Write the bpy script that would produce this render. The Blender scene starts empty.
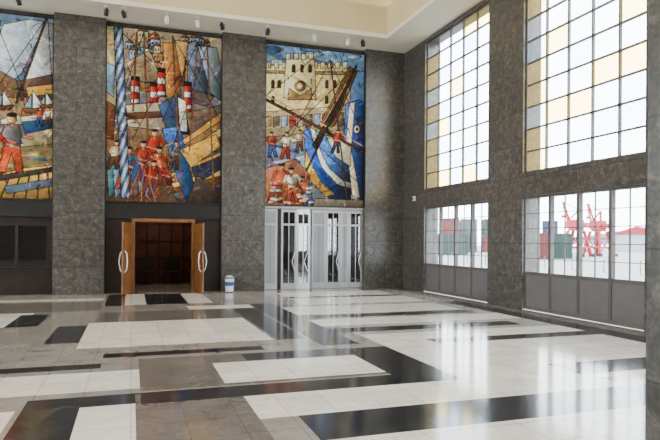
import bpy, math, random, numpy as np
from mathutils import Vector, Matrix
random.seed(7); rng=np.random.RandomState(5)
COL=bpy.context.scene.collection
def lin(c):
    return tuple(((x/255.0)/12.92 if x/255.0<=0.04045 else ((x/255.0+0.055)/1.055)**2.4) for x in c)
# ---------------------------------------------------------------- materials
def mat(name,rgb,rough=0.5,metal=0.0,noise=0.0,nscale=8.0,rgb2=None,bump=0.0,spec=0.5,coords='Object'):
    m=bpy.data.materials.new(name); m.use_nodes=True; nt=m.node_tree; b=nt.nodes['Principled BSDF']
    b.inputs['Roughness'].default_value=rough; b.inputs['Metallic'].default_value=metal
    b.inputs['Specular IOR Level'].default_value=spec
    c=lin(rgb)
    tc=nt.nodes.new('ShaderNodeTexCoord')
    n=nt.nodes.new('ShaderNodeTexNoise'); n.inputs['Scale'].default_value=nscale; n.inputs['Detail'].default_value=6
    nt.links.new(tc.outputs[coords],n.inputs['Vector'])
    r=nt.nodes.new('ShaderNodeValToRGB')
    c2=lin(rgb2) if rgb2 else tuple(x*(1-noise) for x in c)
    r.color_ramp.elements[0].position=0.35; r.color_ramp.elements[1].position=0.65
    r.color_ramp.elements[0].color=(*c2,1); r.color_ramp.elements[1].color=(*c,1)
    nt.links.new(n.outputs['Fac'],r.inputs['Fac']); nt.links.new(r.outputs['Color'],b.inputs['Base Color'])
    return m
def granite(name,c1,c2,c3,rough=0.3):
    m=bpy.data.materials.new(name); m.use_nodes=True; nt=m.node_tree; b=nt.nodes['Principled BSDF']
    N=nt.nodes.new; L=nt.links.new
    tc=N('ShaderNodeTexCoord')
    n1=N('ShaderNodeTexNoise'); n1.inputs['Scale'].default_value=7; n1.inputs['Detail'].default_value=9; n1.inputs['Roughness'].default_value=0.76; n1.inputs['Distortion'].default_value=0.8
    n2=N('ShaderNodeTexNoise'); n2.inputs['Scale'].default_value=30; n2.inputs['Detail'].default_value=4
    L(tc.outputs['Object'],n1.inputs['Vector']); L(tc.outputs['Object'],n2.inputs['Vector'])
    r1=N('ShaderNodeValToRGB'); e=r1.color_ramp.elements; e[0].position=0.35; e[0].color=(*lin(c1),1); e[1].position=0.68; e[1].color=(*lin(c3),1)
    k=e.new(0.52); k.color=(*lin(c2),1)
    L(n1.outputs['Fac'],r1.inputs['Fac'])
    mx=N('ShaderNodeMix'); mx.data_type='RGBA'; mx.blend_type='OVERLAY'; mx.inputs[0].default_value=0.65
    L(r1.outputs['Color'],mx.inputs[6]); L(n2.outputs['Fac'],mx.inputs[7])
    # slab joints
    sp=N('ShaderNodeSeparateXYZ'); L(tc.outputs['Object'],sp.inputs[0])
    ad=N('ShaderNodeMath'); ad.operation='ADD'; L(sp.outputs['X'],ad.inputs[0]); L(sp.outputs['Y'],ad.inputs[1])
    cb=N('ShaderNodeCombineXYZ'); L(ad.outputs[0],cb.inputs['X']); L(sp.outputs['Z'],cb.inputs['Y'])
    br=N('ShaderNodeTexBrick'); br.inputs['Scale'].default_value=1; br.inputs['Brick Width'].default_value=1.37; br.inputs['Row Height'].default_value=0.78
    br.inputs['Mortar Size'].default_value=0.008; br.offset=0.5; br.inputs['Color1'].default_value=(1,1,1,1); br.inputs['Color2'].default_value=(0.76,0.76,0.76,1); br.inputs['Mortar'].default_value=(0.25,0.25,0.25,1)
    L(cb.outputs[0],br.inputs['Vector'])
    m2=N('ShaderNodeMix'); m2.data_type='RGBA'; m2.blend_type='MULTIPLY'; m2.inputs[0].default_value=0.85
    L(mx.outputs[2],m2.inputs[6]); L(br.outputs['Color'],m2.inputs[7]); L(m2.outputs[2],b.inputs['Base Color'])
    b.inputs['Roughness'].default_value=rough
    return m
def marble(name,c1,c2,vein,tile=0.46,rough=0.12):
    m=bpy.data.materials.new(name); m.use_nodes=True; nt=m.node_tree; b=nt.nodes['Principled BSDF']
    N=nt.nodes.new; L=nt.links.new
    tc=N('ShaderNodeTexCoord')
    n1=N('ShaderNodeTexNoise'); n1.inputs['Scale'].default_value=2.2; n1.inputs['Detail'].default_value=8; n1.inputs['Roughness'].default_value=0.65
    L(tc.outputs['Object'],n1.inputs['Vector'])
    r=N('ShaderNodeValToRGB'); e=r.color_ramp.elements; e[0].position=0.35; e[0].color=(*lin(c2),1); e[1].position=0.62; e[1].color=(*lin(c1),1)
    L(n1.outputs['Fac'],r.inputs['Fac'])
    n2=N('ShaderNodeTexNoise'); n2.inputs['Scale'].default_value=1.7; n2.inputs['Detail'].default_value=7; n2.inputs['Distortion'].default_value=2.5
    L(tc.outputs['Object'],n2.inputs['Vector'])
    r2=N('ShaderNodeValToRGB'); e=r2.color_ramp.elements; e[0].position=0.47; e[0].color=(0,0,0,1); e[1].position=0.53; e[1].color=(0,0,0,1); k=e.new(0.5); k.color=(0.4,0.4,0.4,1)
    L(n2.outputs['Fac'],r2.inputs['Fac'])
    mx=N('ShaderNodeMix'); mx.data_type='RGBA'; L(r2.outputs['Color'],mx.inputs[0]); L(r.outputs['Color'],mx.inputs[6]); mx.inputs[7].default_value=(*lin(vein),1)
    br=N('ShaderNodeTexBrick'); br.offset=0.0; br.inputs['Scale'].default_value=1; br.inputs['Brick Width'].default_value=tile; br.inputs['Row Height'].default_value=tile
    br.inputs['Mortar Size'].default_value=0.004; br.inputs['Color1'].default_value=(1,1,1,1); br.inputs['Color2'].default_value=(0.84,0.84,0.84,1); br.inputs['Mortar'].default_value=(0.4,0.38,0.35,1)
    L(tc.outputs['Object'],br.inputs['Vector'])
    m2=N('ShaderNodeMix'); m2.data_type='RGBA'; m2.blend_type='MULTIPLY'; m2.inputs[0].default_value=0.8
    L(mx.outputs[2],m2.inputs[6]); L(br.outputs['Color'],m2.inputs[7]); L(m2.outputs[2],b.inputs['Base Color'])
    b.inputs['Roughness'].default_value=rough; b.inputs['Specular IOR Level'].default_value=0.5
    bp=N('ShaderNodeBump'); bp.inputs['Strength'].default_value=0.03; bp.inputs['Distance'].default_value=0.01
    n3=N('ShaderNodeTexNoise'); n3.inputs['Scale'].default_value=3.0; L(tc.outputs['Object'],n3.inputs['Vector'])
    L(n3.outputs['Fac'],bp.inputs['Height']); L(bp.outputs['Normal'],b.inputs['Normal'])
    return m
def glass(name,rgb,refl=0.08,diff=0.0):
    m=bpy.data.materials.new(name); m.use_nodes=True; nt=m.node_tree; nt.nodes.clear(); N=nt.nodes.new; L=nt.links.new
    t=N('ShaderNodeBsdfTransparent'); t.inputs[0].default_value=(*lin(rgb),1)
    g=N('ShaderNodeBsdfGlossy'); g.inputs['Roughness'].default_value=0.03
    mx=N('ShaderNodeMixShader'); mx.inputs[0].default_value=refl
    L(t.outputs[0],mx.inputs[1]); L(g.outputs[0],mx.inputs[2])
    o=N('ShaderNodeOutputMaterial'); L(mx.outputs[0],o.inputs[0]); return m
M_gran=granite('granite_wall',(52,50,48),(84,80,76),(124,119,113))
M_gran2=granite('granite_dark',(42,40,38),(70,67,64),(104,100,95))
M_plaster=mat('soffit_plaster',(228,220,202),0.7,noise=0.06,nscale=1.5)
M_cream=mat('coffer_plaster',(210,194,152),0.7,noise=0.08,nscale=1.2)
M_wood=mat('door_wood',(138,90,50),0.35,rgb2=(106,68,36),nscale=5)
M_dwood=mat('dark_wood',(44,29,23),0.35,rgb2=(30,21,18),nscale=5)
M_lintel=mat('dark_lintel',(26,23,22),0.4,noise=0.4,nscale=4)
M_alu=mat('aluminium',(196,198,202),0.3,metal=0.5,noise=0.05)
M_bsteel=mat('brushed_steel_panel',(160,164,170),0.38,metal=0.4,noise=0.12,nscale=2)
M_steel=mat('window_steel',(92,88,86),0.5,noise=0.15)
M_panel=mat('grey_door_panel',(104,102,104),0.45,noise=0.12,nscale=3)
M_black=mat('black_metal',(28,27,28),0.4,noise=0.1)
M_white=mat('white_enamel',(225,228,232),0.3,noise=0.03)
M_clear=glass('clear_glass',(246,249,250),0.06)
M_blueg=glass('pale_blue_glass',(234,242,249),0.06)
M_amber=glass('amber_glass',(253,240,200),0.06)
M_grey=glass('smoked_glass',(100,104,108),0.22)
M_dgrey=glass('dark_glass',(44,44,46),0.2)
# ---------------------------------------------------------------- mesh builder
class MB:
    def __init__(s): s.v=[];s.f=[];s.m=[];s.mats=[];s.sm=[]
    def mi(s,m):
        if m not in s.mats: s.mats.append(m)
        return s.mats.index(m)
    def add(s,vs,fs,m,T=None,smooth=False):
        o=len(s.v)
        for p in vs:
            p=Vector(p)
            if T is not None: p=T@p
            s.v.append(tuple(p))
        k=s.mi(m)
        for f in fs: s.f.append(tuple(i+o for i in f)); s.m.append(k); s.sm.append(smooth)
    def box(s,x0,x1,y0,y1,z0,z1,m,T=None):
        x0,x1=sorted((x0,x1));y0,y1=sorted((y0,y1));z0,z1=sorted((z0,z1))
        v=[(x0,y0,z0),(x1,y0,z0),(x1,y1,z0),(x0,y1,z0),(x0,y0,z1),(x1,y0,z1),(x1,y1,z1),(x0,y1,z1)]
        s.add(v,[(0,3,2,1),(4,5,6,7),(0,1,5,4),(1,2,6,5),(2,3,7,6),(3,0,4,7)],m,T)
    def cyl(s,p,q,r,m,r2=None,n=12,T=None,cap=True):
        p=Vector(p);q=Vector(q);r2=r if r2 is None else r2
        d=(q-p).normalized(); a=d.orthogonal().normalized(); b=d.cross(a)
        vs=[];fs=[]
        for i in range(n):
            t=2*math.pi*i/n; e=a*math.cos(t)+b*math.sin(t); vs.append(p+e*r); vs.append(q+e*r2)
        for i in range(n):
            j=(i+1)%n; fs.append((2*i,2*j,2*j+1,2*i+1))
        s.add(vs,fs,m,T,True)
        if cap: s.add([vs[2*i] for i in range(n)],[tuple(reversed(range(n)))],m,T); s.add([vs[2*i+1] for i in range(n)],[tuple(range(n))],m,T)
    def tube(s,pts,r,m,n=8,T=None):
        for a,b in zip(pts[:-1],pts[1:]): s.cyl(a,b,r,m,n=n,T=T)
    def build(s,name,bevel=0,parent=None):
        me=bpy.data.meshes.new(name); me.from_pydata(s.v,[],s.f); me.polygons.foreach_set('material_index',s.m); me.polygons.foreach_set('use_smooth',s.sm)
        for m in s.mats: me.materials.append(m)
        me.update(); o=bpy.data.objects.new(name,me); COL.objects.link(o)
        if bevel:
            b=o.modifiers.new('bevel','BEVEL'); b.width=bevel; b.segments=2; b.limit_method='ANGLE'
        if parent: o.parent=parent
        return o
XL,YF,ZC=-21.0,-30.0,7.96
# ---------------------------------------------------------------- floor (inlaid marble slabs)
M_C=marble('cream_marble',(234,228,216),(216,209,197),(196,186,168))
M_L=marble('light_grey_marble',(176,170,162),(156,150,142),(190,184,174))
M_K=marble('black_marble',(42,42,45),(30,30,33),(84,84,88))
M_G=marble('grey_marble',(148,141,134),(126,119,113),(160,153,146))
M_D=marble('brown_marble',(112,105,99),(92,86,81),(128,121,114))
FM={'C':M_C,'K':M_K,'G':M_G,'D':M_D,'L':M_L}
RE=[('L',-12,-5.5,-2.2,0),('C',-21,-9.45,-1.9,-1.3),('K',-9.35,-8.9,-3.3,-.4),('C',-8.9,-8.4,-3.2,-.3),('K',-8.4,-7.4,-3.2,-.4),('C',-7.4,-6.8,-3.2,-.5),
('C',-7.5,-5.5,-4.5,-3.8),('D',-21,-9.4,-4.2,-2.2),('C',-21,-10.7,-6.4,-4.3),('K',-10.9,-10.35,-6.4,-4.6),('K',-10.0,-9.45,-8.4,-6.5),
('D',-9.4,-5.4,-6.2,-4.6),('C',-9.5,-6.6,-8.95,-6.2),('K',-6.55,-6.05,-9.0,-4.6),
('K',-9.1,-6.9,-9.75,-9.45),('K',-12,-9.1,-10.4,-10.1),('C',-12,-8.65,-11.55,-10.6),('C',-12,-9.75,-15,-12.1),
('K',-9.7,-8.65,-15,-11.75),('C',-9.2,-8.7,-15,-12.15),('D',-8.7,-7.65,-15,-11.8),('D',-8.65,-5.8,-11.7,-9.95),('C',-7.75,-5.8,-11.6,-10.5),
('L',-5.1,-0.6,-15,-0.6),
('K',-8.65,-5.3,-12.2,-11.75),('K',-7.3,-5.2,-10.45,-10.0),('K',-5.8,-5.1,-12.2,-10.0),('C',-7.65,-3.5,-13.0,-12.2),('K',-7.3,-2.4,-13.7,-13.0),('C',-7.3,-1,-16,-13.7),
('C',-4.7,-1.3,-4.2,-.9),('K',-4.7,-1.3,-2.6,-2.2),('K',-6.0,-5.4,-9.7,-3.7),('C',-5.4,-1.4,-6.1,-4.6),('K',-5.5,-1.4,-6.7,-6.2),('C',-5.4,-1.0,-7.8,-6.9),('K',-5.5,-1.6,-8.6,-8.1),
('C',-5.1,-1.0,-12.6,-8.9),('K',-4.2,-1.0,-10.0,-9.6),('K',-3.6,-1.0,-12.4,-11.8),('K',-1.0,-.5,-15,-4.4)]
xs=sorted({XL,0.0}|{r[1] for r in RE}|{r[2] for r in RE}); ys=sorted({YF,0.0}|{r[3] for r in RE}|{r[4] for r in RE})
fl=MB()
vid={}
for i,x in enumerate(xs):
    for j,y in enumerate(ys): vid[(i,j)]=len(fl.v); fl.v.append((x,y,0))
for i in range(len(xs)-1):
    for j in range(len(ys)-1):
        cx=(xs[i]+xs[i+1])/2; cy=(ys[j]+ys[j+1])/2; k='G'
        for r in RE:
            if r[1]<cx<r[2] and r[3]<cy<r[4]: k=r[0]
        fl.f.append((vid[(i,j)],vid[(i+1,j)],vid[(i+1,j+1)],vid[(i,j+1)])); fl.m.append(fl.mi(FM[k])); fl.sm.append(False)
fl.box(XL,0.4,0.0,6,-0.2,0.0,M_G)
fl.box(XL,0,YF,0,-0.25,-0.05,M_G)
fl.build('floor')
# ---------------------------------------------------------------- back wall
PIL=[(-1.40,0.0),(-6.14,-4.79),(-10.86,-9.5),(-15.6,-14.24),(-21.0,-18.98)]
BAY=[(-14.24,-10.86),(-9.5,-6.14),(-4.79,-1.40),(-18.98,-15.6)]
w=MB()
for a,b in PIL: w.box(a,b,0,0.6,0,ZC+.3,M_gran)
w.box(XL,0.4,0.25,0.6,2.68,ZC+.3,M_gran2)
for n,(a,b) in enumerate(BAY):
    if n!=2: w.box(a,b,0.12,0.6,2.2,2.68,M_lintel)
w.build('wall_back')
# bay 1 (ticket hall window)
for n,(a,b) in enumerate([BAY[0],BAY[3]]):
    w=MB()
    w.box(a,b,0.3,0.45,0,0.72,M_dwood); w.box(a,b,0.22,0.5,0.72,0.78,M_lintel)
    w.box(a,b,0.3,0.45,1.95,2.2,M_dwood)
    w.box(b-.16,b,0.26,0.47,0,2.2,M_dwood)
    k=4
    for i in range(k+1):
        x=a+(b-.16-a)*i/k; w.box(x-.03,x+.03,0.3,0.42,0.78,1.95,M_dwood)
    w.box(a,b-.16,0.355,0.365,0.78,1.95,M_dgrey)
    w.build('ticket_window')
# bay 2 wooden doorway
a,b=BAY[1]; w=MB()
w.box(a,-8.7,0.2,0.45,0,2.2,M_dwood); w.box(-6.98,b,0.2,0.45,0,2.2,M_dwood)
w.box(-8.75,-8.66,0.1,0.45,0,2.1,M_wood); w.box(-7.02,-6.93,0.1,0.45,0,2.1,M_wood); w.box(-8.75,-6.93,0.1,0.45,2.1,2.2,M_wood)
w.build('door_frame',0.006)
def leaf(name,hx,hy,ang,wd):
    m=MB(); T=Matrix.Translation((hx,hy,0))@Matrix.Rotation(ang,4,'Z')
    m.box(0,wd,-.025,.025,0.02,2.06,M_wood,T)
    for z0,z1 in ((.15,.95),(1.1,1.95)):
        m.box(.1,wd-.1,-.036,.036,z0,z1,M_wood,T); m.box(.15,wd-.15,-.042,.042,z0+.06,z1-.06,M_wood,T)
    for s in (-1,1):
        pts=[(wd-.09,s*.03,.65),(wd-.09,s*.09,.72),(wd-.06,s*.12,.95),(wd-.09,s*.09,1.18),(wd-.09,s*.03,1.25)]
        m.tube(pts,.018,M_white,T=T)
    return m.build(name,0.004)
leaf('door_1',-8.74,0.08,math.radians(-108),.82); leaf('door_2',-6.94,0.08,math.radians(-78),.82)
# lobby behind back wall
w=MB()
M_redw=mat('lobby_panelling',(96,48,34),0.4,rgb2=(68,34,25),nscale=3)
w.box(-9.6,-5.9,4.0,4.1,0,3,M_redw); w.box(-9.7,-9.6,.6,4.1,0,3,M_redw); w.box(-5.9,-5.8,.6,4.1,0,3,M_redw)
for i in range(9): w.box(-9.5+i*.42,-9.46+i*.42,3.95,4.0,0,2.8,M_dwood)
for z in (.9,1.5,2.1): w.box(-9.6,-5.9,3.96,4.0,z,z+.03,M_dwood)
w.build('wall_lobby')
w=MB(); w.box(-21,0.4,.6,6,3.0,3.1,M_plaster); w.build('ceiling_lobby')
M_vest=mat('vestibule_plaster',(120,124,130),.7,noise=.2,nscale=.8)
w=MB(); w.box(-21,0.4,5.9,6,0,3,M_vest); w.box(-5.4,-5.3,.6,6,0,3,M_vest); w.box(.3,.4,.6,6,0,3,M_vest); w.build('wall_vestibule')
w=MB()
for x in (-8.6,-7.7,-6.8): w.box(x,x+.6,3.2,3.6,.40,.46,M_dwood); w.box(x,x+.6,3.58,3.63,.46,.95,M_dwood); [w.box(x+dx,x+dx+.04,3.2+dy,3.24+dy,0,.40,M_black) for dx in (0,.56) for dy in (0,.36)]
w.build('lobby_bench')
# bay 3 glazed doors
a,b=BAY[2]
w=MB(); w.box(a,b,.15,.4,2.6,2.68,M_alu); w.build('trim_1')
kinds=[('S',.46),('N',.12),('G',.52),('O',.5),('S',.5),('G',.5),('S',.3),('G',.49)]
tot=sum(k[1] for k in kinds); x=a; di=3
for k,wk in kinds:
    wk=wk*(b-a)/tot; x0=x+.006; x1=x+wk-.006; x+=wk
    m=MB(); T=Matrix.Translation((x0,.25,0))
    if k=='O': T=T@Matrix.Rotation(math.radians(-42),4,'Z')
    wd=x1-x0; f=.06; zt=2.58
    if k=='N':
        m.box(0,wd,-.04,.04,0,zt,M_black,T); m.build('trim_2'); continue
    m.box(0,f,-.03,.03,0.01,zt,M_alu,T); m.box(wd-f,wd,-.03,.03,0.01,zt,M_alu,T)
    m.box(f,wd-f,-.03,.03,0.01,.2,M_alu,T); m.box(f,wd-f,-.03,.03,zt-.09,zt,M_alu,T); m.box(f,wd-f,-.03,.03,2.06,2.12,M_alu,T)
    if k=='S':
        m.box(f,wd-f,-.012,.012,.2,zt-.09,M_bsteel,T); m.box(wd/2-.006,wd/2+.006,-.016,.016,.2,2.06,M_steel,T)
    else:
        m.box(f,wd-f,-.005,.005,.2,zt-.09,M_grey,T); m.box(wd/2-.012,wd/2+.012,-.02,.02,.2,zt-.09,M_alu,T)
        m.tube([(wd-.07,-.03,.6),(wd-.08,-.09,.66),(wd-.16,-.1,.9),(wd-.08,-.09,1.14),(wd-.07,-.03,1.2)],.016,M_white,T=T)
    m.build('door_%d'%di); di+=1
# ---------------------------------------------------------------- right wall with windows
SP=4.94; NB=6; REC=.11
bays=[(-1.5-SP*i-3.5,-1.5-SP*i) for i in range(NB)]
def longwall(name,X,sgn,sol=0.5):
    m=MB(); x0,x1=X,X+sgn*sol
    prev=0.0
    for (y0,y1) in bays:
        m.box(x0,x1,y1,prev,0,ZC+.3,M_gran); prev=y0
        m.box(x0,x1,y0,y1,2.66,3.2,M_gran); m.box(x0,x1,y0,y1,7.86,ZC+.3,M_gran)
    m.box(x0,x1,YF,prev,0,ZC+.3,M_gran)
    return m.build(name)
longwall('wall_right',0,1); longwall('wall_left',XL,-1)
AMB={0:{(4,1),(4,2),(4,4),(4,6),(4,7),(0,8),(1,8),(2,5),(1,0),(3,0),(4,0),(3,3)},1:{(4,0),(4,1),(4,3),(4,4),(4,7),(4,8),(3,2),(2,2),(0,3),(0,5),(1,3),(3,8),(0,8),(3,5)}}
def bigwin(idx,X,y0,y1,z0,z1,seed):
    m=MB(); r=random.Random(seed); nc,nr=5,9
    m.box(X-.04,X+.04,y0,y0+.05,z0,z1,M_steel); m.box(X-.04,X+.04,y1-.05,y1,z0,z1,M_steel)
    m.box(X-.04,X+.04,y0,y1,z0,z0+.05,M_steel); m.box(X-.04,X+.04,y0,y1,z1-.05,z1,M_steel)
    dy=(y1-y0)/nc; dz=(z1-z0)/nr
    for c in range(1,nc): m.box(X-.03,X+.03,y0+dy*c-.018,y0+dy*c+.018,z0,z1,M_steel)
    for q in range(1,nr): m.box(X-.03,X+.03,y0,y1,z0+dz*q-.016,z0+dz*q+.016,M_steel)
    for c in range(nc):
        for q in range(nr):
            rv=r.random()
            amber=((c,q) in AMB[seed]) if seed in AMB else rv<.15
            m.box(X-.004,X+.004,y0+dy*c+.018,y0+dy*(c+1)-.018,z0+dz*q+.016,z0+dz*(q+1)-.016,M_amber if amber else (M_blueg if rv>.7 else M_clear))
    m.build('window_%d'%idx)
def lowdoors(idx,X,y0,y1):
    m=MB(); L4=(y1-y0)/4; zt=2.66; zs=.86
    m.box(X-.06,X+.06,y0,y1,zt-.06,zt,M_steel)
    for i in range(4):
        a0=y0+L4*i; a1=a0+L4
        m.box(X-.05,X+.05,a0,a0+.04,0,zt-.06,M_steel); m.box(X-.05,X+.05,a1-.04,a1,0,zt-.06,M_steel)
        m.box(X-.03,X+.03,a0+.04,a1-.04,.02,zs,M_panel); m.box(X-.045,X+.045,a0+.04,a1-.04,zs-.05,zs+.03,M_steel)
        m.box(X-.045,X+.045,a0+.04,a1-.04,0.0,.1,M_steel)
        m.box(X-.015,X+.015,(a0+a1)/2-.008,(a0+a1)/2+.008,zs,zt-.06,M_steel)
        for q in range(1,5):
            z=zs+(zt-.06-zs)*q/5; m.box(X-.015,X+.015,a0+.04,a1-.04,z-.008,z+.008,M_steel)
        m.box(X-.003,X+.003,a0+.04,a1-.04,zs+.03,zt-.06,M_clear)
        m.tube([(X-.05,a0+.1,1.0),(X-.1,a0+.1,1.02),(X-.1,a0+.1,1.25),(X-.05,a0+.1,1.27)],.01,M_alu)
    m.build('door_%d'%idx)
for i,(y0,y1) in enumerate(bays):
    bigwin(i+1,REC,y0,y1,3.2,7.86,i); lowdoors(20+i,REC,y0,y1)
    bigwin(i+11,XL-REC,y0,y1,3.2,7.86,i+9); lowdoors(30+i,XL-REC,y0,y1)
w=MB(); w.box(XL,0,YF-.3,YF,0,ZC+.3,M_gran); w.build('wall_front')
# pillar close to camera
w=MB(); w.box(-5.84,-5.34,-15.94,-15.44,0,ZC,M_gran2); w.box(-5.88,-5.30,-15.98,-15.40,0,.12,M_gran2); w.build('granite_pillar',0.01)
# ---------------------------------------------------------------- ceiling with coffer
w=MB(); IN=1.18
xi0,xi1,yi0,yi1=XL+IN,-IN,YF+IN,-IN
w.box(XL-.3,.3,yi1,.3,ZC,ZC+.12,M_plaster); w.box(XL-.3,.3,YF-.3,yi0,ZC,ZC+.12,M_plaster)
w.box(XL-.3,xi0,yi0,yi1,ZC,ZC+.12,M_plaster); w.box(xi1,.3,yi0,yi1,ZC,ZC+.12,M_plaster)
e=.12
def ring(x0,x1,y0,y1,z0,z1,m):
    w.box(x0-e,x1+e,y1,y1+e,z0,z1,m); w.box(x0-e,x1+e,y0-e,y0,z0,z1,m); w.box(x0-e,x0,y0,y1,z0,z1,m); w.box(x1,x1+e,y0,y1,z0,z1,m)
ring(xi0,xi1,yi0,yi1,ZC+.12,8.95,M_cream)
ring(xi0-.3,xi1+.3,yi0-.3,yi1+.3,8.95,12.0,M_cream)
w.box(xi0-.3,xi1+.3,yi0-.3,yi1+.3,12,12.15,M_cream)
w.build('ceiling')
# track spotlights
def spot(x,y,az,bm):
    m=MB(); m.cyl((x,y,ZC),(x,y,ZC-.03),.05,M_white); m.cyl((x,y,ZC-.03),(x,y,ZC-.12),.012,M_black)
    d=Vector((math.cos(az)*.5,math.sin(az)*.5,-.6)).normalized(); p=Vector((x,y,ZC-.17))
    m.cyl(p-d*.09,p+d*.09,.045,bm,r2=.065); m.cyl(p+d*.09,p+d*.1,.058,M_white); m.cyl(p-d*.11,p-d*.09,.028,bm)
    m.box(x-.07,x-.06,y-.01,y+.01,ZC-.2,ZC-.1,bm); m.box(x+.06,x+.07,y-.01,y+.01,ZC-.2,ZC-.1,bm); m.box(x-.07,x+.07,y-.01,y+.01,ZC-.12,ZC-.1,bm)
    m.build('ceiling_spotlight')
for n,x in enumerate((-13.2,-11.6,-9.45,-9.0,-7.85,-7.0,-6.3,-4.95,-3.5,-2.4,-1.9)): spot(x,-.95,1.57+random.uniform(-.6,.6),M_white if n in(4,5,8,9) else M_black)
# ---------------------------------------------------------------- murals
class Cv:
    def __init__(s,xl,xr,ytl,ytr,ybl,ybr,W=264,H=400):
        s.W,s.H=W,H; u=(np.arange(W)+.5)/W; v=(np.arange(H)+.5)/H; U,V=np.meshgrid(u,v)
        s.X=xl+U*(xr-xl); yt=ytl+U*(ytr-ytl); yb=ybl+U*(ybr-ybl); s.Y=yt+V*(yb-yt); s.C=np.zeros((H,W,3)); s.C[:]=(150,125,95)
    def inside(s,p):
        X,Y=s.X,s.Y; ins=np.zeros(X.shape,bool); n=len(p)
        for i in range(n):
            x1,y1=p[i]; x2,y2=p[(i+1)%n]
            if y1==y2: continue
            c=((y1>Y)!=(y2>Y))&(X<(x2-x1)*(Y-y1)/(y2-y1)+x1); ins^=c
        return ins
    def sd(s,a,b):
        ax,ay=a;bx,by=b; dx,dy=bx-ax,by-ay; L=dx*dx+dy*dy+1e-9
        t=np.clip(((s.X-ax)*dx+(s.Y-ay)*dy)/L,0,1); return np.hypot(s.X-ax-t*dx,s.Y-ay-t*dy),t
    def poly(s,p,c,sh=(0.5,0.5,.5),ol=.45):
        k=s.inside(p); c=np.array(c,float)
        if not k.any(): return
        x=s.X[k];y=s.Y[k]; g=((x-x.min())/(np.ptp(x)+1e-6)-.5)*sh[0]+((y-y.min())/(np.ptp(y)+1e-6)-.5)*sh[1]
        s.C[k]=c[None]*(1-g*sh[2])[:,None]
        if ol:
            for i in range(len(p)):
                d,_=s.sd(p[i],p[(i+1)%len(p)]); e=d<ol; s.C[e]=s.C[e]*.5+np.array((18,14,16))*.3
    def line(s,a,b,w,c,w2=None):
        d,t=s.sd(a,b); w2=w if w2 is None else w2; ww=(w+(w2-w)*t)/2; k=d<ww
        s.C[k]=np.array(c,float)*(1.05-.45*(d[k]/ww[k]))[:,None]
    def pl(s,pts,w,c):
        for a,b in zip(pts[:-1],pts[1:]): s.line(a,b,w,c)
    def ell(s,x,y,rx,ry,c):
        q=((s.X-x)/rx)**2+((s.Y-y)/ry)**2; k=q<1
        s.C[k]=np.array(c,float)*(1.1-.25*((s.X[k]-x)/rx)-.2*q[k])[:,None]
        e=(q>=1)&(q<1.35); s.C[e]*=.5
    def man(s,x,y,h,shirt,pants,skin=(186,136,104),lean=0,arm=(1,.2),hat=None):
        hx=x+lean*h; sy=y-h*.8; wx=x+lean*h*.45; wy=y-h*.47
        s.poly([(wx-h*.11,wy),(wx+h*.11,wy),(x+h*.17,y),(x+h*.06,y),(wx,wy+h*.14),(x-h*.09,y),(x-h*.19,y)],pants)
        s.poly([(hx-h*.15,sy),(hx+h*.15,sy),(wx+h*.12,wy+h*.03),(wx-h*.12,wy+h*.03)],shirt,(1,.3,.7))
        s.line((hx+h*.13,sy+h*.03),(hx+arm[0]*h*.25,sy+h*.2),h*.08,shirt); s.line((hx+arm[0]*h*.25,sy+h*.2),(hx+arm[0]*h*.42,sy+h*.2+arm[1]*h*.3),h*.06,skin)
        s.line((hx-h*.13,sy+h*.03),(hx-h*.2,sy+h*.22),h*.08,shirt); s.line((hx-h*.2,sy+h*.22),(hx-h*.1+arm[0]*h*.2,sy+h*.3),h*.06,skin)
        s.line((hx,sy+h*.02),(hx+lean*h*.1,sy-h*.05),h*.08,skin); s.ell(hx+lean*h*.12,sy-h*.1,h*.065,h*.085,skin)
        s.ell(hx+lean*h*.12,sy-h*.155,h*.07,h*.035,hat or (50,40,36))
    def finish(s,seed=1):
        W,H=s.W,s.H; rr=random.Random(seed)
        x0,x1,y0,y1=s.X.min(),s.X.max(),s.Y.min(),s.Y.max()
        for i in range(50):   # broken-plane facets typical of the painting style
            cx=rr.uniform(x0,x1);cy=rr.uniform(y0,y1);a=rr.uniform(0,6.28);L=rr.uniform(8,20);wd_=rr.uniform(3,7)
            p=[(cx+math.cos(a)*L,cy+math.sin(a)*L),(cx-math.sin(a)*wd_,cy+math.cos(a)*wd_),(cx-math.cos(a)*L*.7,cy-math.sin(a)*L*.7)]
            k=s.inside(p); s.C[k]*=rr.choice((.74,.85,1.12,1.2))
        for i in range(220):  # short brush strokes
            cx=rr.uniform(x0,x1);cy=rr.uniform(y0,y1);a=rr.choice((0.1,1.2,1.5,2.2,2.8))+rr.uniform(-.3,.3);L=rr.uniform(1.5,6)
            d,_=s.sd((cx,cy),(cx+math.cos(a)*L,cy+math.sin(a)*L)); k=d<rr.uniform(.35,.8); s.C[k]*=rr.choice((.58,.7,1.28,1.4))
        def sm(n):
            a=rng.rand(H//n+2,W//n+2); yi=np.arange(H)/n; xi=np.arange(W)/n; y0=yi.astype(int);x0=xi.astype(int);fy=(yi-y0)[:,None];fx=(xi-x0)[None]
            return (a[y0][:,x0]*(1-fy)*(1-fx)+a[y0+1][:,x0]*fy*(1-fx)+a[y0][:,x0+1]*(1-fy)*fx+a[y0+1][:,x0+1]*fy*fx)
        f=.82+.2*sm(14)+.18*sm(5)+.12*sm(2)-.05
        s.C*=f[...,None]; s.C+= (np.stack([sm(9),sm(9),sm(9)],-1)-.5)*22
        g=s.C.mean(-1,keepdims=True); s.C=g+(s.C-g)*1.0; s.C=(s.C-125)*1.12+110; s.C*=np.array((1.0,1.0,1.02))
        s.C=np.clip(s.C,6,235); return s.C
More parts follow.
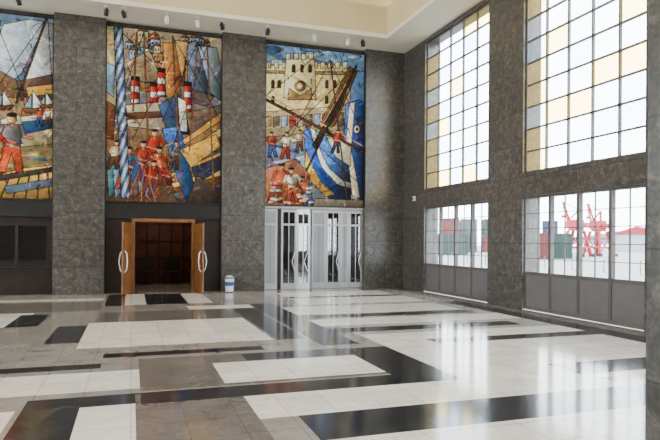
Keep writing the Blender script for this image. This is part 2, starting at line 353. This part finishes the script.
def mural_obj(name,cv,x0,x1,z0,z1,y):
    C=cv.finish(int(abs(x0)*10)); H,W=C.shape[:2]
    u=np.linspace(x0,x1,W+1); v=np.linspace(z1,z0,H+1)
    VX,VZ=np.meshgrid(u,v); co=np.stack([VX.ravel(),np.full(VX.size,y),VZ.ravel()],1)
    idx=np.arange((W+1)*(H+1)).reshape(H+1,W+1)
    fs=np.stack([idx[1:,:-1],idx[1:,1:],idx[:-1,1:],idx[:-1,:-1]],-1).reshape(-1,4)
    me=bpy.data.meshes.new(name); me.from_pydata(co.tolist(),[],fs.tolist())
    ca=me.color_attributes.new('paint','FLOAT_COLOR','POINT')
    Cp=np.pad(C,((0,1),(0,1),(0,0)),mode='edge')/255.0
    L=np.where(Cp<=.04045,Cp/12.92,((Cp+.055)/1.055)**2.4); A=np.ones((H+1,W+1,4)); A[...,:3]=L
    ca.data.foreach_set('color',A.ravel().astype(np.float32))
    me.materials.append(M_mur); o=bpy.data.objects.new(name,me); COL.objects.link(o)
    o2=MB()
    o2.box(x0-.0,x0+.03,y-.03,.25,z0,z1,M_lintel);o2.box(x1-.03,x1,y-.03,.25,z0,z1,M_lintel);o2.box(x0,x1,y-.03,.25,z0-.03,z0,M_lintel);o2.box(x0,x1,y-.03,.25,z1,z1+.03,M_lintel)
    o2.build('mural_frame',parent=o)
    return o
M_mur=bpy.data.materials.new('mural_paint'); M_mur.use_nodes=True; nt=M_mur.node_tree
at=nt.nodes.new('ShaderNodeAttribute'); at.attribute_name='paint'; nt.links.new(at.outputs['Color'],nt.nodes['Principled BSDF'].inputs['Base Color']); nt.nodes['Principled BSDF'].inputs['Roughness'].default_value=.75; nt.nodes['Principled BSDF'].inputs['Specular IOR Level'].default_value=.2
RED=(158,56,42);SLATE=(84,90,104);TAN=(184,158,116);OCH=(190,150,80);BLUE=(60,88,134);CRM=(214,204,174);BRN=(108,76,52);DK=(44,38,40);TEAL=(76,106,116);ORG=(182,106,58);WHT=(214,214,206);LB=(132,156,178)
# ---- mural 2
c=Cv(104,222,22,37,202,204); r=random.Random(3)
c.poly([(100,10),(230,10),(230,80),(100,75)],(158,144,120),(0,.6,.5),0)
c.poly([(100,75),(230,80),(230,130),(100,125)],(114,112,108),(0,.4,.5),0)
c.poly([(100,125),(230,125),(230,210),(100,210)],(108,88,68),(0,.6,.6),0)
for i in range(40):
    x=r.uniform(122,205); y=r.uniform(26,58)+(x-120)*.12; ww=r.uniform(5,11); hh=r.uniform(6,12)
    col=r.choice([TAN,CRM,LB,(170,128,92),(150,142,126),LB,(190,172,138),OCH]); c.poly([(x,y),(x+ww,y+1),(x+ww,y+hh),(x,y+hh)],col); c.poly([(x,y),(x+ww/2,y-3),(x+ww,y+1)],(150,92,66))
    for k in range(2): c.poly([(x+1.5+k*3,y+3),(x+3+k*3,y+3),(x+3+k*3,y+5.5),(x+1.5+k*3,y+5.5)],DK,ol=0)
c.poly([(105,26),(116,26),(114,110),(105,118)],(182,160,124)); c.poly([(105,60),(113,64),(112,96),(105,90)],LB); c.poly([(106,100),(114,105),(112,140),(105,138)],BRN)
c.poly([(134,62),(160,76),(158,92),(126,88)],(124,96,70)); c.poly([(124,60),(146,48),(160,70),(150,82),(130,78)],(154,134,108))
c.poly([(160,40),(184,42),(182,104),(164,98)],(154,108,66),(1,.3,.8)); c.poly([(172,38),(186,40),(180,80)],(196,158,98))
c.poly([(186,42),(194,38),(214,96),(186,92)],SLATE,(1,.4,.9)); c.poly([(196,44),(216,46),(222,70),(221,100),(210,92)],(122,128,140),(1,.3,.8)); c.poly([(178,84),(214,96),(206,106),(180,98)],(96,88,86))
for (x,y,h) in ((129,74,44),(148,80,42),(155,66,30),(182,80,42)):
    c.poly([(x,y),(x+8,y+1),(x+8,y+h),(x,y+h)],(170,48,38),(1,0,.9)); c.poly([(x,y+10),(x+8,y+11),(x+8,y+17),(x,y+16)],WHT,(1,0,.8)); c.poly([(x,y),(x+8,y+1),(x+8,y+5),(x,y+4)],DK); c.poly([(x,y+24),(x+8,y+24),(x+8,y+28),(x,y+28)],WHT,(1,0,.8))
c.poly([(124,104),(168,100),(172,120),(160,130),(126,126)],(166,152,128)); c.poly([(124,112),(168,110),(166,116),(124,119)],(104,70,56))
c.poly([(156,104),(176,92),(190,134),(166,134)],(58,70,94),(1,.3,.9)); c.poly([(176,96),(184,100),(186,132),(178,130)],(200,194,176))
c.poly([(184,112),(221,104),(221,128),(190,140)],(104,90,78))
for i in range(10):
    t=i/9; col=[OCH,(140,110,72),(196,168,108),BRN,(92,90,96)][i%5]
    c.poly([(166+5*t,150+44*t),(221,112+t*72),(221,120+t*76),(170+5*t,156+44*t)],col,(.6,.4,.7))
c.poly([(160,128),(178,126),(196,196),(186,204),(176,180)],BLUE,(1,.2,.9)); c.poly([(178,150),(216,134),(221,146),(190,168)],OCH); c.poly([(190,168),(221,156),(221,170),(196,184)],(60,60,74)); c.poly([(196,176),(221,190),(221,204),(186,204)],(76,64,58))
for i in range(7): c.poly([(106+i*6,168+i*2),(116+i*6,164+i*2),(118+i*6,190),(108+i*6,200)],[TEAL,(94,118,132),(62,86,104),(122,126,120),(84,78,74)][i%5],(1,.5,.8))
c.man(150,172,44,RED,(124,58,46),lean=.05,arm=(1,-.2)); c.man(136,182,42,(156,70,50),BLUE,lean=.12,arm=(.8,.6)); c.man(122,190,44,(80,98,122),(150,76,58),lean=.1,arm=(1,.3)); c.man(164,186,40,(180,100,70),(120,52,42),lean=-.14,arm=(-1,.4)); c.man(144,198,38,(146,50,40),(96,70,64),lean=.2,arm=(1,.2)); c.man(112,170,30,(176,160,130),BRN,lean=.1); c.man(172,170,30,(86,100,120),(90,70,60),lean=.1)
for i in range(6): c.pl([(140+i*2,166),(132+i*4,184),(126+i*7,203)],1.3,(160,60,44) if i%2 else (180,112,76))
for x0,y0,x1,y1 in ((141,28,146,140),(170,34,180,200),(196,40,188,150),(206,44,214,190),(134,30,131,110)): c.line((x0,y0),(x1,y1),1.9,(122,92,64))
for x0,y0,x1,y1 in ((141,30,112,120),(141,30,170,110),(170,34,221,120),(196,40,160,120),(196,40,222,90),(170,60,130,140),(120,30,150,60),(206,44,170,150)): c.line((x0,y0),(x1,y1),.8,(60,50,46))
d,t=c.sd((116,26),(124,196)); k=d<4.0; ph=np.sin(t*62+(c.X-118)*.9); s_=np.where(ph>0,1,0)
c.C[k]=(np.where(s_[...,None],np.array((190,196,202.)),np.array((86,108,146.)))*(1.05-.5*(d/4.4)[...,None]))[k]; e=(d>=4.0)&(d<4.7); c.C[e]=(32,30,38)
mural_obj('mural_painting',c,-9.5,-6.14,2.70,7.78,.1)
# ---- mural 3
c=Cv(266,366,43,55,206,209); r=random.Random(8)
c.poly([(260,40),(370,40),(370,90),(260,90)],(106,132,160),(.2,1,.5),0)
for i in range(9): c.ell(r.uniform(268,364),r.uniform(44,66),r.uniform(6,14),r.uniform(2,4),r.choice([(144,160,178),(166,168,168),(92,118,150)]))
c.poly([(260,90),(370,90),(370,150),(260,150)],(146,132,108),(0,.5,.5),0); c.poly([(260,140),(370,140),(370,212),(260,212)],(116,122,130),(0,.5,.5),0)
c.poly([(266,66),(300,62),(344,66),(352,72),(352,112),(330,124),(266,118)],(206,186,134),(1,.4,.4))
for i in range(11):
    x=267+i*7.6; c.poly([(x,62),(x+4.5,62),(x+4.5,68),(x,68)],(212,192,140))
c.poly([(266,70),(350,72),(350,75),(266,73)],(136,116,84))
c.poly([(286,58),(314,58),(316,100),(284,98)],(216,200,150),(1,.3,.4))
for i in range(4): c.poly([(286+i*7.5,53),(290.5+i*7.5,53),(290.5+i*7.5,59),(286+i*7.5,59)],(216,200,150))
for x,y in ((272,82),(278,82),(292,66),(300,66),(308,66),(325,82),(333,82),(341,84),(272,98),(325,98)): c.poly([(x,y),(x+3.2,y),(x+3.2,y+6),(x,y+6)],(76,62,54)); c.ell(x+1.6,y,1.6,2,(76,62,54))
c.ell(300,86,5,5,(134,108,74)); c.ell(300,86,3,3,(196,170,120)); c.poly([(288,100),(312,100),(311,88),(300,96),(289,88)],(154,124,84))
c.poly([(266,112),(350,106),(350,130),(266,138)],(156,140,108))
for i in range(10): c.poly([(266+i*8,118-i*.5),(272+i*8,117-i*.5),(272+i*8,126),(266+i*8,128)],[(180,158,114),(114,98,80),LB,(150,76,60)][i%4])
c.poly([(352,70),(366,72),(366,120),(350,112)],(88,114,148))
for i in range(46):
    x=r.uniform(266,360); y=r.uniform(136,200); c.poly([(x,y),(x+r.uniform(6,16),y-2),(x+10,y+3)],r.choice([(154,170,182),(86,108,138),(190,192,188),(66,88,120)]),ol=0)
c.poly([(346,104),(360,100),(366,104),(366,204),(352,196),(344,150)],(54,80,130),(1,.3,1)); c.poly([(350,104),(356,102),(352,150),(362,200),(354,198),(346,150)],(204,190,156),(1,.2,.6)); c.poly([(358,118),(366,116),(366,140),(359,142)],(46,50,68)); c.ell(358,130,2.6,3.6,CRM); c.ell(358,130,1.3,1.9,DK)
c.poly([(304,132),(310,128),(314,146),(322,168),(338,186),(352,190),(352,202),(330,200),(314,186),(306,162)],(50,80,136),(1,.6,1))
c.poly([(310,128),(316,132),(320,150),(330,170),(344,182),(352,184),(352,190),(338,186),(322,168),(314,146)],(206,202,184),(1,.5,.6))
c.poly([(316,132),(326,136),(336,156),(350,166),(352,184),(344,182),(330,170),(320,150)],(76,104,148),(1,.6,.9))
c.poly([(326,136),(344,142),(352,150),(352,168),(336,158)],(190,180,156)); c.poly([(306,150),(312,166),(322,184),(336,196),(326,198),(312,184),(305,166)],(180,144,76))
c.poly([(350,66),(358,72),(336,124),(324,134),(318,128)],(116,90,62),(1,.4,.9)); c.poly([(346,82),(350,90),(330,120),(322,124)],(160,134,96)); c.poly([(354,72),(340,110),(316,150),(312,146)],(68,54,48))
c.line((264,98),(366,154),3.2,(84,64,48)); c.line((264,94),(366,148),1.1,(196,170,120)); c.line((357,66),(300,186),2.4,(70,54,44)); c.line((330,60),(348,200),1.6,(84,64,50))
for a,b in (((357,66),(270,150)),((330,60),(285,150)),((330,60),(366,140)),((340,110),(366,170)),((300,130),(366,190)),((264,98),(310,60))): c.line(a,b,.8,(56,46,44))
c.man(286,160,28,CRM,(150,66,50),lean=.05); c.man(274,158,26,(150,72,54),BLUE,lean=-.05); c.man(300,152,22,(184,174,152),BRN); c.man(336,154,24,(150,56,44),(60,64,84),lean=.1)
c.poly([(266,170),(296,160),(310,176),(308,208),(266,208)],(146,100,74),(.6,.5,.8))
c.man(276,204,40,(184,94,66),(126,66,54),lean=.15,arm=(1,.6)); c.man(294,206,38,CRM,(150,72,56),lean=-.05,arm=(1,.3)); c.man(310,207,30,(176,106,74),(72,90,120),lean=-.2,arm=(-1,.4))
for i in range(26): c.ell(r.uniform(270,312),r.uniform(188,205),3,1.3,r.choice([(194,202,208),(150,164,178),(204,160,122),ORG]))
c.poly([(316,200),(366,202),(366,212),(312,212)],(114,104,94))
mural_obj('mural_painting',c,-4.79,-1.40,2.70,7.78,.1)
# ---- mural 1
c=Cv(-66,53,2,13,196,199); r=random.Random(4)
c.poly([(-70,-5),(60,-5),(60,110),(-70,110)],(108,126,146),(.3,.8,.5),0); c.poly([(-70,90),(60,90),(60,200),(-70,200)],(134,114,84),(0,.6,.5),0)
c.poly([(8,20),(30,14),(46,16),(24,70),(6,88),(-8,80)],(182,194,204),(1,.5,.6)); c.poly([(46,16),(52,18),(52,80),(22,92),(30,60)],(202,206,206),(1,-.4,.7)); c.poly([(-30,18),(6,16),(-4,84),(-36,90)],(150,166,182),(1,.3,.7))
c.poly([(-8,16),(4,16),(0,60),(-12,60)],(88,112,150)); c.poly([(0,64),(24,80),(20,96),(0,92)],(120,96,72)); c.poly([(20,78),(52,70),(52,96),(24,98)],(94,78,68)); c.poly([(28,84),(52,80),(52,90),(30,94)],OCH)
for i in range(14): x=r.uniform(-60,48); y=r.uniform(90,112); c.poly([(x,y),(x+9,y),(x+9,y+8),(x,y+8)],r.choice([TAN,CRM,(150,94,70),LB]))
# small sailing boats in the middle distance
for x,y,q in ((8,104,1.0),(34,106,1.2),(46,102,.8),(-20,104,1.1),(-44,106,1.0)):
    c.poly([(x,y),(x,y-16*q),(x+8*q,y-2)],(204,204,196)); c.poly([(x-1,y),(x-1,y-13*q),(x-6*q,y-2)],(150,168,184)); c.poly([(x-8*q,y),(x+10*q,y-1),(x+6*q,y+4*q),(x-5*q,y+4*q)],BRN)
c.line((47,8),(20,100),2.4,(92,68,50)); c.line((0,10),(4,120),2.2,(92,68,50)); c.line((-40,10),(-30,120),2,(92,68,50))
for a,b in (((47,10),(0,90)),((47,10),(52,90)),((0,12),(30,100))): c.line(a,b,.8,(52,44,46))
c.poly([(14,116),(52,110),(52,132),(30,140),(16,130)],(62,86,124),(1,.5,.8)); c.poly([(14,116),(52,110),(52,116),(16,121)],CRM); c.poly([(20,134),(52,126),(52,142),(24,146)],(156,140,110))
c.man(40,124,20,(170,80,60),BLUE,lean=.05); c.man(48,122,18,CRM,BRN)
c.poly([(-60,110),(-20,116),(-26,140),(-60,140)],(120,58,46))
for i in range(12): x=r.uniform(-60,45); y=r.uniform(130,170); c.poly([(x,y),(x+18,y-3),(x+20,y+2)],r.choice([(170,156,112),(88,102,112),(190,182,142)]),ol=0)
c.poly([(-66,170),(0,176),(24,168),(52,164),(52,199),(-66,199)],(186,150,84),(0,.8,.8))
for i in range(8): c.line((0+i*8,172+i*.2),(-16+i*11,200),1.6,(88,68,50))
c.poly([(0,176),(52,166),(52,171),(0,182)],(72,64,64)); c.poly([(10,186),(52,178),(52,186),(12,194)],(92,106,120))
c.poly([(6,118),(22,112),(26,124),(8,130)],(194,186,160)); c.man(16,172,62,(108,106,108),(184,82,52),lean=0.0,arm=(.7,.1)); c.man(-6,178,58,RED,(80,74,74),lean=.06); c.man(-36,180,58,(150,134,108),BLUE,lean=.1)
mural_obj('mural_painting',c,-14.24,-10.86,2.70,7.78,.1)
# ---------------------------------------------------------------- waste bin
m=MB(); bx,by=-5.95,-.38
m.cyl((bx,by,.03),(bx,by,.42),.12,M_white,r2=.14,n=24); m.cyl((bx,by,0),(bx,by,.03),.13,M_black,n=24)
M_blue=mat('blue_plastic',(50,80,140),.4); m.cyl((bx,by,.2),(bx,by,.32),.139,M_blue,r2=.142,n=24); m.cyl((bx,by,.42),(bx,by,.46),.15,M_black,r2=.13,n=24); m.cyl((bx,by,.46),(bx,by,.50),.13,M_white,r2=.07,n=24)
m.build('waste_bin')
m=MB(); m.box(-.05,0,-.9,-.75,2.9,3.05,M_white); m.cyl((-.05,-.82,2.97),(-.1,-.82,2.97),.03,M_black); m.build('wall_lamp')
# ---------------------------------------------------------------- exterior
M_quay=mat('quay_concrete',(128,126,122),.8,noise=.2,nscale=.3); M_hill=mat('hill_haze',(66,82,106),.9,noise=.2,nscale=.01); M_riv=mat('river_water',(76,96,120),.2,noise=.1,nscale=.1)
m=MB(); m.box(.5,110,-70,220,-.5,-.15,M_quay); m.build('quay_ground')
m=MB(); m.box(110,900,-300,900,-1.5,-1.2,M_riv); m.build('river')
m=MB()
pts=[];n=60
for i in range(n+1):
    t=i/n; x=900; y=-400+1500*t; h=14+10*math.sin(t*9)+6*math.sin(t*23+1); pts+= [(x,y,-1.2),(x+60,y,h)]
m.add(pts,[(2*i,2*i+2,2*i+3,2*i+1) for i in range(n)],M_hill); m.build('far_hills')
CC=[mat('container_red',(100,28,26),.6,noise=.15),mat('container_green',(34,58,52),.6,noise=.15),mat('container_blue',(34,48,76),.6,noise=.15),mat('container_grey',(80,82,86),.6,noise=.15),mat('container_orange',(120,60,34),.6,noise=.15)]
def container(x,y,z,c,ang=0.0):
    m=MB(); T=Matrix.Translation((x,y,z))@Matrix.Rotation(ang,4,'Z'); L,Wd,H=6.06,2.44,2.59
    m.box(0.1,L-.1,.08,Wd-.08,.12,H-.06,c,T)
    for px in (0,L-.15):
        for py in (0,Wd-.15): m.box(px,px+.15,py,py+.15,0,H,c,T)
    for zz in (0,H-.12):
        for py in (0,Wd-.12): m.box(0.15,L-.15,py,py+.12,zz,zz+.12,c,T)
        for px in (0,L-.12): m.box(px,px+.12,.15,Wd-.15,zz,zz+.12,c,T)
    k=int((L-.4)/.28)
    for i in range(k):
        m.box(.2+i*.28,.34+i*.28,.03,Wd-.03,.12,H-.12,c,T)
    for yy in (.5,.9,1.5,1.9): m.cyl(T@Vector((-.01,yy,.15)),T@Vector((-.01,yy,H-.15)),.02,CC[3],n=6)
    m.build('shipping_container')
for x,y,an,cols in ((38.8,61.0,62,(2,0)),(42.3,61.5,62,(1,3)),(45.5,60,62,(0,1)),(47.9,57.3,60,(3,2)),(51.5,56.8,60,(2,)),(31.0,46,150,(1,)),
    (27.0,28.2,51,(3,)),(30.4,29.4,51,(0,)),(34.0,31.0,51,(1,)),(48.0,62.0,55,(2,0)),(58,62,51,(0,2)),(67.0,44.5,40,(3,)),(74,49,40,(0,))):
    for k,ci in enumerate(cols): container(x,y,-.15+k*2.6,CC[ci],math.radians(an))
M_cr=mat('crane_red',(150,10,24),.45,noise=.1); M_cw=mat('crane_white',(150,150,150),.5)
def crane(x,y,s,ang):
    m=MB(); T=Matrix.Translation((x,y,-.15))@Matrix.Rotation(ang,4,'Z')@Matrix.Scale(s,4)
    for sx in(-1,1):
        for sy in (-1,1):
            m.cyl((sx*1.8,sy*1.8,0),(sx*.9,sy*.9,4.2),.26,M_cr,T=T,n=8); m.box(sx*1.8-.4,sx*1.8+.4,sy*1.8-.25,sy*1.8+.25,0,.5,M_black,T)
    for z,k in ((1.5,1.45),(3.0,1.12)):
        for a in ((-1,-1,1,-1),(1,-1,1,1),(1,1,-1,1),(-1,1,-1,-1)): m.cyl((a[0]*k,a[1]*k,z),(a[2]*k,a[3]*k,z),.16,M_cr,T=T,n=6)
    for a in ((-1,-1,1,-1),(1,-1,1,1),(1,1,-1,1),(-1,1,-1,-1)): m.cyl((a[0]*1.75,a[1]*1.75,.3),(a[2]*1.1,a[3]*1.1,3.0),.1,M_cr,T=T,n=6)
    m.cyl((0,0,4.2),(0,0,4.6),1.2,M_cr,T=T,n=20); m.box(-1.0,1.3,-.7,.7,4.6,6.0,M_cr,T); m.box(-1.9,-1.0,-.6,.6,4.7,5.5,M_cr,T); m.box(1.3,1.8,-.5,.4,4.7,5.7,M_cw,T)
    m.cyl((-.4,0,6.0),(-.4,0,7.6),.2,M_cr,T=T,n=8); m.cyl((-.4,0,7.6),(1.2,0,6.0),.12,M_cr,T=T,n=6)
    for sy in (-.4,.4): m.cyl((1.2,sy,5.8),(2.2,sy*.3,9.0),.16,M_cr,T=T,n=6)
    for i in range(7):
        t=i/7; t2=(i+1)/7; f=lambda t,s_:(1.2+1.0*t,s_*(.4-.28*t),5.8+3.2*t); m.cyl(f(t,-1),f(t2,1),.07,M_cr,T=T,n=5)
    m.cyl((-.4,0,7.6),(2.2,0,9.0),.05,M_cr,T=T,n=5); m.cyl((2.2,0,9.0),(2.2,0,6.8),.04,M_black,T=T,n=5); m.box(2.0,2.4,-.2,.2,6.4,6.8,M_cr,T)
    m.build('harbor_crane')
crane(40.6,38.0,.72,2.0); crane(45.2,39.4,.72,1.7)
m=MB(); T=Matrix.Translation((82,66,-.15))@Matrix.Rotation(.4,4,'Z')
m.box(-6,6,-4,4,0,3.2,M_cw,T); m.add([(-6.3,-4.3,3.2),(6.3,-4.3,3.2),(6.3,4.3,3.2),(-6.3,4.3,3.2),(-6.3,0,4.6),(6.3,0,4.6)],[(0,1,5,4),(2,3,4,5),(0,4,3),(1,2,5)],M_cr,T)
for i in range(6): m.box(-5.2+i*1.8,-4.2+i*1.8,-4.05,-4,1,2.2,M_black,T)
m.build('quay_warehouse')
# ---------------------------------------------------------------- lights & world
wd=bpy.data.worlds.new('sky'); bpy.context.scene.world=wd; wd.use_nodes=True; nt=wd.node_tree; bg=nt.nodes['Background']
tc=nt.nodes.new('ShaderNodeTexCoord'); sp=nt.nodes.new('ShaderNodeSeparateXYZ'); nt.links.new(tc.outputs['Generated'],sp.inputs[0])
rp=nt.nodes.new('ShaderNodeValToRGB'); e=rp.color_ramp.elements; e[0].position=0.0; e[0].color=(.95,.97,1,1); e[1].position=.6; e[1].color=(.82,.9,1,1)
nt.links.new(sp.outputs['Z'],rp.inputs['Fac']); nt.links.new(rp.outputs['Color'],bg.inputs['Color']); bg.inputs['Strength'].default_value=17.0
def area(name,loc,rot,sx,sy,p,col):
    l=bpy.data.lights.new(name,'AREA'); l.shape='RECTANGLE'; l.size=sx; l.size_y=sy; l.energy=p; l.color=col; o=bpy.data.objects.new(name,l); COL.objects.link(o); o.location=loc; o.rotation_euler=rot
area('coffer_fill',(-10.5,-12,11.8),(0,0,0),16,20,1400,(1,.97,.92))  # added fill light up in the coffer, lifts the hall's ambient level
area('lobby_lamp',(-7.8,2.4,2.9),(0,0,0),1.5,1.5,26,(1,.78,.55))
area('vestibule_lamp',(-2.6,3,2.9),(0,0,0),4,3,110,(.95,.97,1))
area('ticket_hall_lamp',(-13,3,2.9),(0,0,0),4,2,26,(1,.85,.7))
# ---------------------------------------------------------------- camera
cam=bpy.data.cameras.new('camera'); co=bpy.data.objects.new('camera',cam); COL.objects.link(co); bpy.context.scene.camera=co
cam.sensor_width=36; cam.lens=36*588/660; cam.shift_y=20/660; cam.clip_end=3000
co.matrix_world=Matrix.Translation((-8.74,-18.16,1.6))@Matrix.Rotation(-math.radians(18.6),4,'Z')@Matrix.Rotation(math.pi/2,4,'X')@Matrix.Rotation(math.radians(.4),4,'Z')
